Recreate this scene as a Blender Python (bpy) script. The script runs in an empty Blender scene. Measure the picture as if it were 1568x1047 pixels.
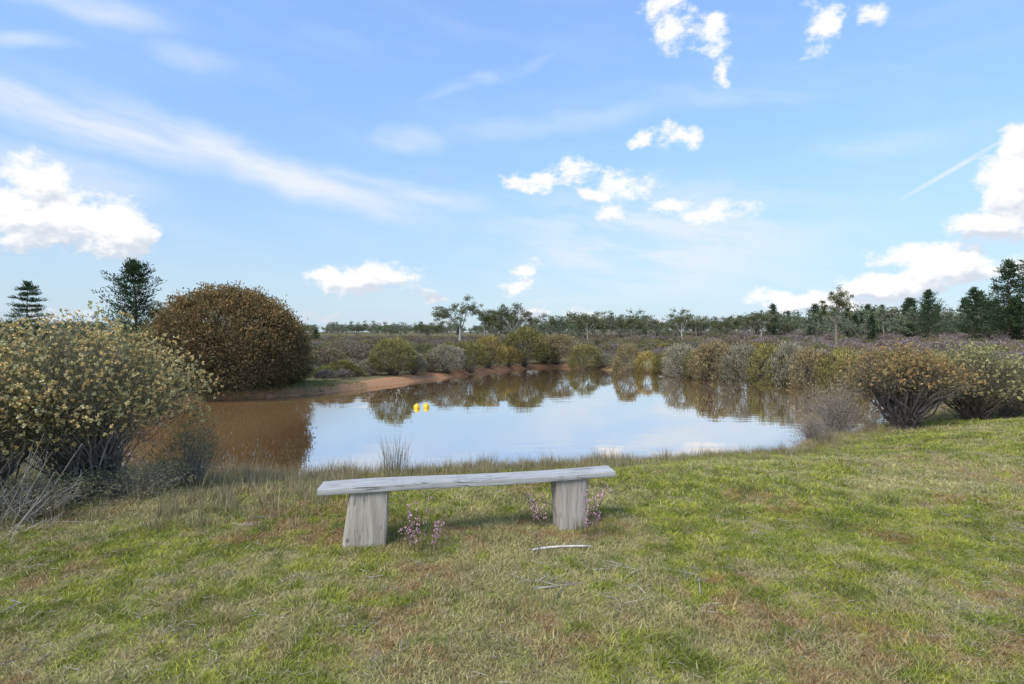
import bpy, math, random
import numpy as np
from mathutils import Vector, Matrix
import bmesh
R = np.random.RandomState(7)
random.seed(7)
scene = bpy.context.scene
F0, CU, HV, CH = 871.0, 784.0, 510.0, 1.6
WZ = -0.5

# ------------------------------------------------------------------ helpers
def gp(u, v, z):
    d = (CH - z) * F0 / (v - HV)
    return ((u - CU) / F0 * d, d)
def gx(u, d): return (u - CU) / F0 * d
def hz(v, d): return CH + (HV - v) / F0 * d

def _h(ix, iy, s):
    n = (ix.astype(np.int64) * 374761393 + iy.astype(np.int64) * 668265263 + s * 974711) & 0xffffffff
    n = ((n ^ (n >> 13)) * 1274126177) & 0xffffffff
    return ((n ^ (n >> 16)) & 0xffff) / 65535.0
def vnoise(x, y, s=0):
    ix = np.floor(x); iy = np.floor(y); fx = x - ix; fy = y - iy
    fx = fx * fx * (3 - 2 * fx); fy = fy * fy * (3 - 2 * fy)
    a = _h(ix, iy, s); b = _h(ix + 1, iy, s); c = _h(ix, iy + 1, s); d = _h(ix + 1, iy + 1, s)
    return (a * (1 - fx) + b * fx) * (1 - fy) + (c * (1 - fx) + d * fx) * fy
def fbm(x, y, o=4, s=0):
    t = 0; a = .5; c_, s_ = .8, .6
    for i in range(o):
        t = t + a * vnoise(x * 2 ** i, y * 2 ** i, s + i * 17); a *= .5; x, y = x * c_ - y * s_, x * s_ + y * c_
    return t
def sstep(a, b, x):
    t = np.clip((x - a) / (b - a), 0, 1); return t * t * (3 - 2 * t)

# ------------------------------------------------------------------ pond outline
OUT = [(180,724),(240,727),(300,728),(370,729),(440,729),(520,729),(600,728),(650,724),(740,718),(850,712),(960,706),
       (1040,701),(1110,697),(1170,694),(1222,688),(1250,672),(1310,665),(1360,653),(1420,642),(1450,626),(1410,606),(1320,594),(1250,589),(1180,584),
       (1080,578),(1010,571),(950,568),(900,564),(860,562),(820,563),(770,568),(700,576),(650,582),(600,589),(550,596),(490,603),(440,607),(380,611),(310,614),(240,630),(160,660),(110,695)]
POLY = np.array([gp(u, v, WZ) for u, v in OUT])
def sdist(x, y):
    x = np.atleast_1d(np.asarray(x, float)).ravel(); y = np.atleast_1d(np.asarray(y, float)).ravel()
    x = x + .25 * (fbm(x * .9, y * .9, 3, 5) - .45); y = y + .25 * (fbm(x * .9, y * .9, 3, 9) - .45)
    best = np.full(x.shape, 1e18); inside = np.zeros(x.shape, bool)
    n = len(POLY)
    for i in range(n):
        ax, ay = POLY[i]; bx, by = POLY[(i + 1) % n]
        ex, ey = bx - ax, by - ay
        t = np.clip(((x - ax) * ex + (y - ay) * ey) / (ex * ex + ey * ey), 0, 1)
        d = (x - ax - t * ex) ** 2 + (y - ay - t * ey) ** 2
        best = np.minimum(best, d)
        c = ((ay > y) != (by > y))
        xi = (bx - ax) * (y - ay) / (by - ay + 1e-12) + ax
        inside ^= c & (x < xi)
    s = np.sqrt(best)
    return np.where(inside, -s, s)
def zt(x, y):
    x = np.atleast_1d(np.asarray(x, float)).ravel(); y = np.atleast_1d(np.asarray(y, float)).ravel()
    s = sdist(x, y)
    fb = sstep(12, 17, y)
    near = WZ + 0.5 * (0.35 * np.clip(s / 3.0, 0, 1) + .65 * sstep(0, 1, s / 3.0))
    # far shore: a low cut bank, then level ground rising slowly
    farz = WZ + .20 * sstep(0, .35, s) + .05 * sstep(.3, 1.5, s) + .25 * sstep(2, 14, s)
    out = near * (1 - fb) + farz * fb
    ins = WZ + np.maximum(s * .45, -1.0)
    z = np.where(s > 0, out, ins)
    far = sstep(2, 10, s)
    z = z + 0.035 * (fbm(x * 1.3, y * 1.3, 3, 3) - .5) * sstep(0, 1, s) - .015 * sstep(0, 2, s)
    dd = np.hypot(x, y)
    z = z + far * .25 * (fbm(x * .08, y * .08, 2, 8) - .4) * sstep(14, 30, dd)
    z = z + 1.1 * sstep(45, 160, dd) * sstep(-10, 60, x) + 2.5 * sstep(140, 500, dd)
    return z

# ------------------------------------------------------------------ mesh builder
class MB:
    def __init__(s): s.V = []; s.Q = []; s.C = []; s.M = []; s.n = 0
    def add(s, v, q, c, m=0):
        v = np.asarray(v, float).reshape(-1, 3); q = np.asarray(q, int).reshape(-1, 4)
        c = np.asarray(c, float)
        if c.ndim == 1: c = np.tile(c, (len(v), 1))
        s.V.append(v); s.Q.append(q + s.n); s.C.append(c); s.M.append(np.full(len(q), m)); s.n += len(v)
    def cat(s): return np.concatenate(s.V), np.concatenate(s.Q), np.concatenate(s.C), np.concatenate(s.M)
    def mesh(s, name, mats, smooth=False):
        V, Q, C, M = s.cat()
        me = bpy.data.meshes.new(name)
        me.vertices.add(len(V)); me.vertices.foreach_set('co', V.ravel().astype(np.float32))
        me.loops.add(len(Q) * 4); me.loops.foreach_set('vertex_index', Q.ravel().astype(np.int32))
        me.polygons.add(len(Q)); me.polygons.foreach_set('loop_start', (np.arange(len(Q)) * 4).astype(np.int32))
        me.polygons.foreach_set('loop_total', np.full(len(Q), 4, np.int32))
        me.polygons.foreach_set('material_index', M.astype(np.int32))
        if smooth: me.polygons.foreach_set('use_smooth', np.ones(len(Q), bool))
        else: me.polygons.foreach_set('use_smooth', np.zeros(len(Q), bool))
        me.update(calc_edges=True)
        a = me.color_attributes.new('Col', 'FLOAT_COLOR', 'POINT')
        a.data.foreach_set('color', np.concatenate([C, np.ones((len(C), 1))], 1).ravel().astype(np.float32))
        for m in mats: me.materials.append(m)
        return me
def link(name, me, loc=(0, 0, 0), rz=0, sc=1, parent=None):
    o = bpy.data.objects.new(name, me); scene.collection.objects.link(o)
    o.location = loc; o.rotation_euler = (0, 0, rz)
    o.scale = (sc, sc, sc) if not hasattr(sc, '__len__') else sc
    if parent: o.parent = parent
    return o
def nrm(a): return a / (np.linalg.norm(a, axis=-1, keepdims=True) + 1e-9)
def rdir(n, r): return nrm(r.normal(size=(n, 3)))

def leaves(mb, pos, dirs, L, W, col, mat=0, r=R):
    n = len(pos)
    L = np.broadcast_to(L, n)[:, None]; W = np.broadcast_to(W, n)[:, None]
    side = nrm(np.cross(dirs, rdir(n, r)))
    v = np.stack([pos, pos + dirs * L * .55 + side * W * .5, pos + dirs * L, pos + dirs * L * .55 - side * W * .5], 1)
    mb.add(v, np.arange(n * 4).reshape(n, 4), np.repeat(col, 4, 0), mat)
def tubes(mb, P, rad, sides, col, mat=1):
    T, k, _ = P.shape
    t = nrm(np.gradient(P, axis=1))
    ref = np.array([.31, .87, .12]); a = nrm(np.cross(t, ref)); b = np.cross(t, a)
    ang = np.arange(sides) / sides * 2 * np.pi
    ring = P[:, :, None, :] + rad[:, :, None, None] * (a[:, :, None, :] * np.cos(ang)[None, None, :, None] + b[:, :, None, :] * np.sin(ang)[None, None, :, None])
    idx = np.arange(T * k * sides).reshape(T, k, sides)
    q = np.stack([idx[:, :-1, :], np.roll(idx, -1, 2)[:, :-1, :], np.roll(idx, -1, 2)[:, 1:, :], idx[:, 1:, :]], -1)
    c = np.asarray(col, float)
    if c.ndim == 2: c = np.repeat(c, k * sides, 0)
    mb.add(ring, q, c, mat)
def bez(p0, p1, p2, k):
    t = np.linspace(0, 1, k)[None, :, None]
    return p0[:, None] * (1 - t) ** 2 + 2 * p1[:, None] * t * (1 - t) + p2[:, None] * t * t
def blades(mb, base, lean, H, W, cb, ct, mat=0, r=R):
    n = len(base); H = np.broadcast_to(H, n)[:, None]; W = np.broadcast_to(W, n)[:, None]
    up = np.array([0, 0, 1.])
    side = rdir(n, r); side[:, 2] = 0; side = nrm(side)
    m = base + up * H * .55 + lean * H * .25; t = base + up * H * .95 + lean * H * .85
    v = np.stack([base - side * W / 2, base + side * W / 2, m - side * W * .42, m + side * W * .42, t - side * W * .06, t + side * W * .06], 1)
    i = np.arange(n)[:, None] * 6
    q = np.concatenate([i + np.array([0, 1, 3, 2]), i + np.array([2, 3, 5, 4])], 0)
    c = np.stack([cb, cb, (cb + ct) / 2, (cb + ct) / 2, ct, ct], 1).reshape(-1, 3)
    mb.add(v, q, c, mat)

# ------------------------------------------------------------------ materials
def newmat(name):
    m = bpy.data.materials.new(name); m.use_nodes = True
    nt = m.node_tree; nt.nodes.clear(); return m, nt
def N(nt, t, **k):
    n = nt.nodes.new(t)
    for a, b in k.items():
        if a == 'i':
            for x, y in b.items(): n.inputs[x].default_value = y
        else: setattr(n, a, b)
    return n
def mixc(nt, f, a, b, bt='MIX'):
    n = nt.nodes.new('ShaderNodeMix'); n.data_type = 'RGBA'; n.blend_type = bt
    for s, v in ((0, f), (6, a), (7, b)):
        if isinstance(v, (int, float)): n.inputs[s].default_value = v
        elif isinstance(v, tuple): n.inputs[s].default_value = (*v[:3], 1)
        else: nt.links.new(v, n.inputs[s])
    return n.outputs[2]
def mth(nt, op, a, b=None, c=None, clamp=False):
    n = nt.nodes.new('ShaderNodeMath'); n.operation = op; n.use_clamp = clamp
    for i, v in enumerate((a, b, c)):
        if v is None: continue
        if isinstance(v, (int, float)): n.inputs[i].default_value = v
        else: nt.links.new(v, n.inputs[i])
    return n.outputs[0]
def mrange(nt, v, a, b, c=0., d=1., smooth=True):
    n = nt.nodes.new('ShaderNodeMapRange'); n.interpolation_type = 'SMOOTHSTEP' if smooth else 'LINEAR'
    nt.links.new(v, n.inputs[0])
    for i, x in enumerate((a, b, c, d)): n.inputs[i + 1].default_value = x
    return n.outputs[0]
def noise(nt, vec, scale, detail=4, rough=.55):
    n = N(nt, 'ShaderNodeTexNoise', i={'Scale': scale, 'Detail': detail, 'Roughness': rough})
    nt.links.new(vec, n.inputs['Vector']); return n.outputs[0]

def leafmat(name, trans=.22, vary=.35):
    m, nt = newmat(name)
    at = N(nt, 'ShaderNodeAttribute', attribute_name='Col')
    c = at.outputs['Color']
    if vary:
        oi = N(nt, 'ShaderNodeObjectInfo')
        br = mrange(nt, oi.outputs['Random'], 0, 1, 1 - vary * .5, 1 + vary * .5, False)
        cc = N(nt, 'ShaderNodeVectorMath', operation='SCALE'); nt.links.new(c, cc.inputs[0]); nt.links.new(br, cc.inputs['Scale']); c = cc.outputs[0]
    p = N(nt, 'ShaderNodeBsdfDiffuse'); nt.links.new(c, p.inputs[0])
    t = N(nt, 'ShaderNodeBsdfTranslucent'); nt.links.new(c, t.inputs[0])
    mx = N(nt, 'ShaderNodeMixShader'); mx.inputs[0].default_value = trans
    nt.links.new(p.outputs[0], mx.inputs[1]); nt.links.new(t.outputs[0], mx.inputs[2])
    o = N(nt, 'ShaderNodeOutputMaterial'); nt.links.new(mx.outputs[0], o.inputs[0])
    return m
def barkmat(name):
    m, nt = newmat(name)
    at = N(nt, 'ShaderNodeAttribute', attribute_name='Col')
    tc = N(nt, 'ShaderNodeTexCoord')
    n = noise(nt, tc.outputs['Object'], 9, 2)
    c = mixc(nt, mrange(nt, n, .3, .7, 0, .6), at.outputs['Color'], (.06, .05, .04))
    p = N(nt, 'ShaderNodeBsdfDiffuse'); nt.links.new(c, p.inputs[0])
    o = N(nt, 'ShaderNodeOutputMaterial'); nt.links.new(p.outputs[0], o.inputs[0])
    return m
LEAF = leafmat('foliage'); BARK = barkmat('bark'); GRASS = leafmat('grass', .3, 0)

# ------------------------------------------------------------------ ground
def lawn_np(x, y):
    """lawn colour (albedo) field: green / straw / reddish / mossy patches"""
    n1 = fbm(x * .45, y * .45, 2, 301) / .75; n2 = fbm(x * 2.4, y * 2.4, 3, 302) / .875; n3 = fbm(x * 8, y * 8, 2, 303) / .75
    n4 = fbm(x * 1.3, y * 1.3, 4, 304) / .93; n5 = fbm(x * 9.5, y * 9.5, 2, 305) / .75; n6 = fbm(x * 3.4, y * 3.4, 4, 306) / .93
    L = lambda a, b, t: np.array(a)[None] * (1 - t[:, None]) + np.array(b)[None] * t[:, None]
    c = L((.24, .28, .042), (.40, .40, .068), sstep(.3, .7, n3))
    m_ = sstep(.56, .72, n6) * .55
    c = c * (1 - m_[:, None]) + np.array([.15, .165, .05]) * m_[:, None]
    s = .5 * n2 + .5 * n5 + .5 * (n1 - .5) + .05 * sstep(5.5, 2.5, y)
    s = sstep(.45, .68, s) * .70
    c = c * (1 - s[:, None]) + np.array([.52, .43, .23]) * s[:, None]
    r_ = sstep(.47, .62, n4) * sstep(.36, .60, n5) * .62 * sstep(10, 4.5, y)
    c = c * (1 - r_[:, None]) + np.array([.39, .205, .10]) * r_[:, None]
    return c, s
def ground():
    n = 620; t = np.linspace(-1, 1, n)
    B = 6.2; A = 1800 / math.sinh(B)
    X, Y = np.meshgrid(A * np.sinh(B * t), 11 + A * np.sinh(B * t), indexing='ij')
    x, y = X.ravel(), Y.ravel()
    z = zt(x, y); s = sdist(x, y); dd = np.hypot(x, y)
    idx = np.arange(n * n).reshape(n, n)
    q = np.stack([idx[:-1, :-1], idx[1:, :-1], idx[1:, 1:], idx[:-1, 1:]], -1).reshape(-1, 4)
    nz = fbm(x * .6, y * .6, 4, 21)
    farbank = sstep(13, 17, y)
    dirt = (1 - sstep(.55, 1.0, s + (nz - .5) * .8)) * farbank * (.35 + .65 * (1 - sstep(2, 6, x)))
    dirt = np.maximum(dirt, (1 - sstep(-.05, .35, s + (nz - .5) * .5)) * (.4 + .6 * (1 - farbank)))
    track = .7 * np.exp(-((y - (28 + .25 * x)) / .5) ** 2) * (x < -6) * (x > -14)
    dirt = np.maximum(dirt, track)
    dirt = np.maximum(dirt, np.exp(-((y - 24 - .1 * (x - 20)) / 1.3) ** 2) * sstep(18, 20, x))
    heath = sstep(15, 19, dd + (nz - .5) * 4)
    heath = np.maximum(heath, sstep(-3.2, -4.2, x + (nz - .5) * 1.2) * sstep(4.0, 5.0, y + (nz - .5)) * .8)
    g = np.exp(-((x - 9) / 3.5) ** 2) * np.exp(-((y - 37) / 4.5) ** 2)
    heath = heath * (1 - np.clip(g * 1.6, 0, 1))
    C = np.stack([np.clip(dirt, 0, 1), heath, np.clip(-s, 0, 1)], 1)
    mb = MB(); mb.add(np.stack([x, y, z], 1), q, C)
    m, nt = newmat('ground')
    geo = N(nt, 'ShaderNodeNewGeometry'); at = N(nt, 'ShaderNodeAttribute', attribute_name='Col')
    sp = N(nt, 'ShaderNodeSeparateColor'); nt.links.new(at.outputs['Color'], sp.inputs[0])
    pos = geo.outputs['Position']
    nb = noise(nt, pos, .9, 3, .65); nf = noise(nt, pos, 14, 4, .7)
    c = mixc(nt, mrange(nt, nb, .4, .6), (.23, .235, .06), (.30, .26, .11))
    c = mixc(nt, mrange(nt, nf, .48, .68), c, (.34, .26, .16))
    h = mixc(nt, mrange(nt, nf, .4, .7), (.14, .12, .065), (.22, .185, .09))
    c = mixc(nt, sp.outputs[1], c, h)
    d = mixc(nt, mrange(nt, nf, .3, .7), (.36, .175, .085), (.47, .27, .15))
    c = mixc(nt, sp.outputs[0], c, d)
    c = mixc(nt, mrange(nt, sp.outputs[2], 0, .3), c, (.12, .07, .03))
    p = N(nt, 'ShaderNodeBsdfDiffuse'); nt.links.new(c, p.inputs[0])
    b = N(nt, 'ShaderNodeBump', i={'Strength': .7, 'Distance': .03}); nt.links.new(nf, b.inputs['Height'])
    nt.links.new(b.outputs[0], p.inputs['Normal'])
    o = N(nt, 'ShaderNodeOutputMaterial'); nt.links.new(p.outputs[0], o.inputs[0])
    link('ground', mb.mesh('ground', [m], True))
ground()

# ------------------------------------------------------------------ water
def water():
    x0, y0 = POLY.min(0) - 1.2; x1, y1 = POLY.max(0) + 1.2
    k = 90
    xs = np.linspace(x0, x1, k); ys = np.linspace(y0, y1, k)
    X, Y = np.meshgrid(xs, ys, indexing='ij'); idx = np.arange(k * k).reshape(k, k)
    q = np.stack([idx[:-1, :-1], idx[1:, :-1], idx[1:, 1:], idx[:-1, 1:]], -1).reshape(-1, 4)
    x, y = X.ravel(), Y.ravel(); s = sdist(x, y)
    keep = s[q].min(1) < .9
    murk_bush_refl = np.clip(sstep(-3.6, -6.2, x + .8 * (fbm(x * .5, y * .5, 3, 2) - .5)) + .6 * sstep(-.9, 0, s), 0, 1)  # bank silt, plus the left bush's reflection painted in as browner water
    C = np.stack([murk_bush_refl, murk_bush_refl, murk_bush_refl], 1)
    mb = MB(); mb.add(np.stack([x, y, np.full(k * k, WZ)], 1), q[keep], C)
    m, nt = newmat('pond_water')
    geo = N(nt, 'ShaderNodeNewGeometry'); pos = geo.outputs['Position']
    at = N(nt, 'ShaderNodeAttribute', attribute_name='Col')
    mp = N(nt, 'ShaderNodeMapping', i={'Scale': (.5, 1.7, 1)}); nt.links.new(pos, mp.inputs[0])
    n1 = noise(nt, mp.outputs[0], 3.2, 2, .5); n2 = noise(nt, mp.outputs[0], .9, 2, .5)
    hgt = mth(nt, 'ADD', mth(nt, 'MULTIPLY', n1, .3), n2)
    patch = mrange(nt, noise(nt, pos, .16, 2), .4, .6, .35, 1.)
    b = N(nt, 'ShaderNodeBump', i={'Strength': .38, 'Distance': .015}); nt.links.new(mth(nt, 'MULTIPLY', hgt, patch), b.inputs['Height'])
    nd = noise(nt, pos, .2, 2)
    c = mixc(nt, nd, (.24, .125, .045), (.18, .105, .045))
    df = N(nt, 'ShaderNodeBsdfDiffuse'); nt.links.new(c, df.inputs[0])
    gl = N(nt, 'ShaderNodeBsdfGlossy', i={'Roughness': .02}); gl.inputs[0].default_value = (1, 1, 1, 1); nt.links.new(b.outputs[0], gl.inputs['Normal'])
    fr = N(nt, 'ShaderNodeFresnel', i={'IOR': 1.5}); nt.links.new(b.outputs[0], fr.inputs['Normal'])
    clear = mth(nt, 'MULTIPLY_ADD', fr.outputs[0], .30, .68); silt_bush_refl = mth(nt, 'MULTIPLY_ADD', fr.outputs[0], .7, .20)  # second mix mirrors less: silt and the painted bush reflection
    sp = N(nt, 'ShaderNodeSeparateColor'); nt.links.new(at.outputs['Color'], sp.inputs[0])
    mm = N(nt, 'ShaderNodeMix'); nt.links.new(sp.outputs[0], mm.inputs[0]); nt.links.new(clear, mm.inputs[2]); nt.links.new(silt_bush_refl, mm.inputs[3])
    mx = N(nt, 'ShaderNodeMixShader'); nt.links.new(mm.outputs[0], mx.inputs[0]); nt.links.new(df.outputs[0], mx.inputs[1]); nt.links.new(gl.outputs[0], mx.inputs[2])
    o = N(nt, 'ShaderNodeOutputMaterial'); nt.links.new(mx.outputs[0], o.inputs[0])
    link('pond_water', mb.mesh('pond_water', [m], True))
water()

# ------------------------------------------------------------------ vegetation generators
def A3(*c): return np.array(c, float)
def pick(cols, n, r, w=None):
    cols = np.array(cols); i = r.choice(len(cols), n, p=w); return cols[i]

def shrub_mesh(name, seed, w, h, nc, nl, leaf, inner, outer, flowers=0, fcol=None, cr=.12, lowcut=-.35, lump=.22, stemcol=(.16,.13,.11),
               shell=.5, stemr=.014, twigs=0, base=.12, asym=1.0, nstem=260, gain=1.0):
    r = np.random.RandomState(seed); mb = MB()
    inner = np.array(inner) * gain; outer = np.array(outer) * gain
    cz = h * .47
    rad = A3(w / 2, w / 2 * asym, h * .53)
    D = rdir(nc * 3, r); D = D[D[:, 2] > lowcut][:nc]; n = len(D)
    bumps = rdir(16, r); amp = r.uniform(-1, 1, 16)
    lm = 1 + lump * (np.exp(4 * ((D @ bumps.T) - 1)) * amp).sum(1)
    bumps = rdir(60, r); amp = r.uniform(-1, 1, 60)
    lm += lump * .5 * (np.exp(22 * ((D @ bumps.T) - 1)) * amp).sum(1)
    rho = r.uniform(shell, 1, n) ** .6
    c = D * rad * (rho * lm)[:, None]; c[:, 2] += cz
    c[:, 2] = np.maximum(c[:, 2], h * .06)
    ci = np.repeat(np.arange(n), nl); nn = len(ci)
    off = np.clip(r.normal(size=(nn, 3)), -2, 2) * cr * .5
    outd = nrm(c - A3(0, 0, cz * .6))
    pos = c[ci] + off
    pos[:, 2] = np.maximum(pos[:, 2], .03)
    dr = nrm(outd[ci] * .7 + A3(0, 0, .35) + rdir(nn, r) * .85)
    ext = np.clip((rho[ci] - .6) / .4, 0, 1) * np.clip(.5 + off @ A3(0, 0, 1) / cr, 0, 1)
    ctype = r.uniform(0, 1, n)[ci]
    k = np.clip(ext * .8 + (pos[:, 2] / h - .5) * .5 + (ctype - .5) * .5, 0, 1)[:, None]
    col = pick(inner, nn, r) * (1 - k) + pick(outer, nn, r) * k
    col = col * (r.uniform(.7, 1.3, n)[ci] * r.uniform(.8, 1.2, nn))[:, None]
    leaves(mb, pos, dr, leaf[0] * r.uniform(.6, 1.3, nn), leaf[1] * r.uniform(.7, 1.2, nn), col, 0, r)
    ns = min(n, nstem); sel = r.choice(n, ns, replace=False); e = c[sel]
    b0 = np.zeros((ns, 3)); a = r.uniform(0, 6.28, ns); b0[:, 0] = np.cos(a) * base * r.uniform(0, 1, ns); b0[:, 1] = np.sin(a) * base * r.uniform(0, 1, ns); b0[:, 2] = -.06
    md = e * A3(.35, .35, .6) + r.normal(size=(ns, 3)) * .05 * w
    md[:, 2] = np.maximum(md[:, 2], .05)
    P = bez(b0, md, e, 7); P[:, 1:-1] += r.normal(size=(ns, 5, 3)) * .012 * w
    rr = stemr * r.uniform(.5, 1.3, ns)[:, None] * np.linspace(1, .2, 7)[None]
    tubes(mb, P, rr, 4, np.array(stemcol) * r.uniform(.6, 1.4, (ns, 1)), 1)
    if twigs:
        ti = r.choice(ns, twigs); tk = r.randint(1, 6, twigs); p0 = P[ti, tk]
        d = nrm(rdir(twigs, r) + outd[sel][ti] * .6); L = r.uniform(.08, .22, (twigs, 1)) * w * .5
        p2 = p0 + d * L + r.normal(size=(twigs, 3)) * .02
        TP = bez(p0, p0 + d * L * .5 + r.normal(size=(twigs, 3)) * .03, p2, 4); TP[..., 2] = np.maximum(TP[..., 2], .01)
        tubes(mb, TP, stemr * .28 * np.linspace(1, .4, 4)[None].repeat(twigs, 0), 3, np.array(stemcol) * r.uniform(.7, 1.7, (twigs, 1)), 1)
    if flowers:
        fi = r.choice(np.where(rho > .72)[0], flowers)
        fp = c[fi] + np.clip(r.normal(size=(flowers, 3)), -1.8, 1.8) * cr * .45 + outd[fi] * cr * .5
        fp = fp[fp[:, 2] > h * .25]; nf = len(fp); m = 9
        fc = pick(fcol, nf, r)
        q = np.repeat(np.arange(nf), m)
        fr = leaf[0] * .55
        leaves(mb, fp[q] , rdir(nf * m, r), fr * r.uniform(.8, 1.2, nf * m), fr * .9, fc[q] * r.uniform(.8, 1.2, (nf * m, 1)), 0, r)
    return mb.mesh(name, [LEAF, BARK])

def gum_mesh(name, seed, H, W, nl=70, lsz=(.2, .06), cols=None, trunkh=.45, trunkcol=(.33, .28, .23), limbs=5, sub=5, cr=.45, lean=.06, tr=.02):
    r = np.random.RandomState(seed); mb = MB()
    cols = cols or [(.10, .115, .05), (.14, .14, .07), (.17, .15, .07), (.08, .09, .045)]
    top = A3(r.normal() * lean * H, r.normal() * lean * H, H * trunkh)
    p0 = A3(0, 0, -.1)[None]; P = bez(p0, (top * A3(.2, .2, .5))[None], top[None], 7)
    tr = tr * H; tubes(mb, P, (tr * np.linspace(1.2, .75, 7))[None], 8, trunkcol, 1)
    ends = []; L0 = []; L1 = []; L2 = []; R0 = []
    for i in range(limbs):
        a = 6.283 * i / limbs + r.uniform(-.5, .5); rr = r.uniform(.35, .8) * W / 2
        if i == 0: rr *= .2
        e = A3(math.cos(a) * rr, math.sin(a) * rr, H * r.uniform(.66, .9)); st = top * r.uniform(.7, 1.0)
        m = st * .5 + e * .5 + A3(math.cos(a) * rr * .15, math.sin(a) * rr * .15, -H * .05) + r.normal(size=3) * .03 * H
        L0.append(st); L1.append(m); L2.append(e); R0.append(tr * .5)
        for j in range(sub):
            d = nrm(rdir(1, r)[0] + A3(math.cos(a), math.sin(a), .55) * .7)
            t = r.uniform(.55, 1); s2 = st * (1 - t) ** 2 + 2 * m * t * (1 - t) + e * t * t
            e2 = s2 + d * W * r.uniform(.16, .32) * A3(1, 1, .7); e2[2] = min(e2[2], H)
            L0.append(s2); L1.append((s2 + e2) / 2 + r.normal(size=3) * .03 * W); L2.append(e2); R0.append(tr * .2); ends.append(e2)
            if r.uniform() < .6: ends.append((s2 + e2) / 2 + r.normal(size=3) * .05 * W)
    R0 = np.array(R0); P = bez(np.array(L0), np.array(L1), np.array(L2), 6)
    tubes(mb, P, R0[:, None] * np.linspace(1, .35, 6)[None], 5, trunkcol, 1)
    E = np.array(ends); n = len(E); ci = np.repeat(np.arange(n), nl); nn = len(ci)
    off = rdir(nn, r) * (r.uniform(0, 1, (nn, 1)) ** .45) * cr * A3(1, 1, .6) * r.uniform(.6, 1.3, n)[ci][:, None]
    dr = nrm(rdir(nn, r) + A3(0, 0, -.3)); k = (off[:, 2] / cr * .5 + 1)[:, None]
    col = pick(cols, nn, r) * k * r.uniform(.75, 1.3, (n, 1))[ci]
    leaves(mb, E[ci] + off, dr, lsz[0] * r.uniform(.6, 1.3, nn), lsz[1], col, 0, r)
    return mb.mesh(name, [LEAF, BARK])

def pine_mesh(name, seed, H, W, whorls=14, per=6, lsz=(.22, .035), up=.35, cols=None, nl=16, gap=.12, power=.8):
    r = np.random.RandomState(seed); mb = MB()
    cols = cols or [(.035, .065, .03), (.05, .085, .035), (.075, .10, .04)]
    P = np.stack([np.zeros(9), np.zeros(9), np.linspace(-.1, H, 9)], 1)[None]; P[:, 1:-1, :2] += r.normal(size=(1, 7, 2)) * .01 * H
    tubes(mb, P, (.016 * H * np.linspace(1, .12, 9))[None], 7, (.14, .11, .085), 1)
    S = []; M = []; E = []
    for i in range(whorls):
        f = gap + (1 - gap) * (i / whorls) ** .95
        L = W / 2 * (1 - f) ** power * r.uniform(.65, 1.25) + .04 * W
        for j in range(per):
            a = 6.283 * (j / per) + r.uniform(-.4, .4) + i; l = L * r.uniform(.4, 1.25)
            z = H * f + r.uniform(-.02, .02) * H; d = A3(math.cos(a), math.sin(a), 0)
            S.append(A3(0, 0, z)); M.append(A3(0, 0, z) + d * l * .6 + A3(0, 0, l * up * .15)); E.append(A3(0, 0, z) + d * l + A3(0, 0, l * up * 1.1))
    for j in range(3): S.append(A3(0, 0, H * .93)); M.append(A3(0, 0, H * .97)); E.append(A3(r.normal() * .02 * W, 0, H * 1.01))
    P = bez(np.array(S), np.array(M), np.array(E), 7)
    tubes(mb, P, .0045 * H * np.linspace(1, .3, 7)[None].repeat(len(S), 0), 4, (.12, .09, .07), 1)
    PP = P[:, 2:, :].reshape(-1, 3); n = len(PP); seg = nrm(P[:, -1] - P[:, 0]); sg = np.repeat(seg, 5, 0)
    ci = np.repeat(np.arange(n), nl); nn = len(ci)
    pos = PP[ci] + r.normal(size=(nn, 3)) * lsz[0] * A3(.6, .6, .25)
    dr = nrm(sg[ci] * .7 + A3(0, 0, .45) + rdir(nn, r) * .8)
    col = pick(cols, nn, r) * r.uniform(.7, 1.35, (n, 1))[ci]
    leaves(mb, pos, dr, lsz[0] * r.uniform(.6, 1.3, nn), lsz[1], col, 0, r)
    return mb.mesh(name, [LEAF, BARK])

def place(name, me, x, y, rz=0, sc=1, dz=0):
    return link(name, me, (x, y, float(zt(x, y)[0]) - .03 + dz), rz, sc)

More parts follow.
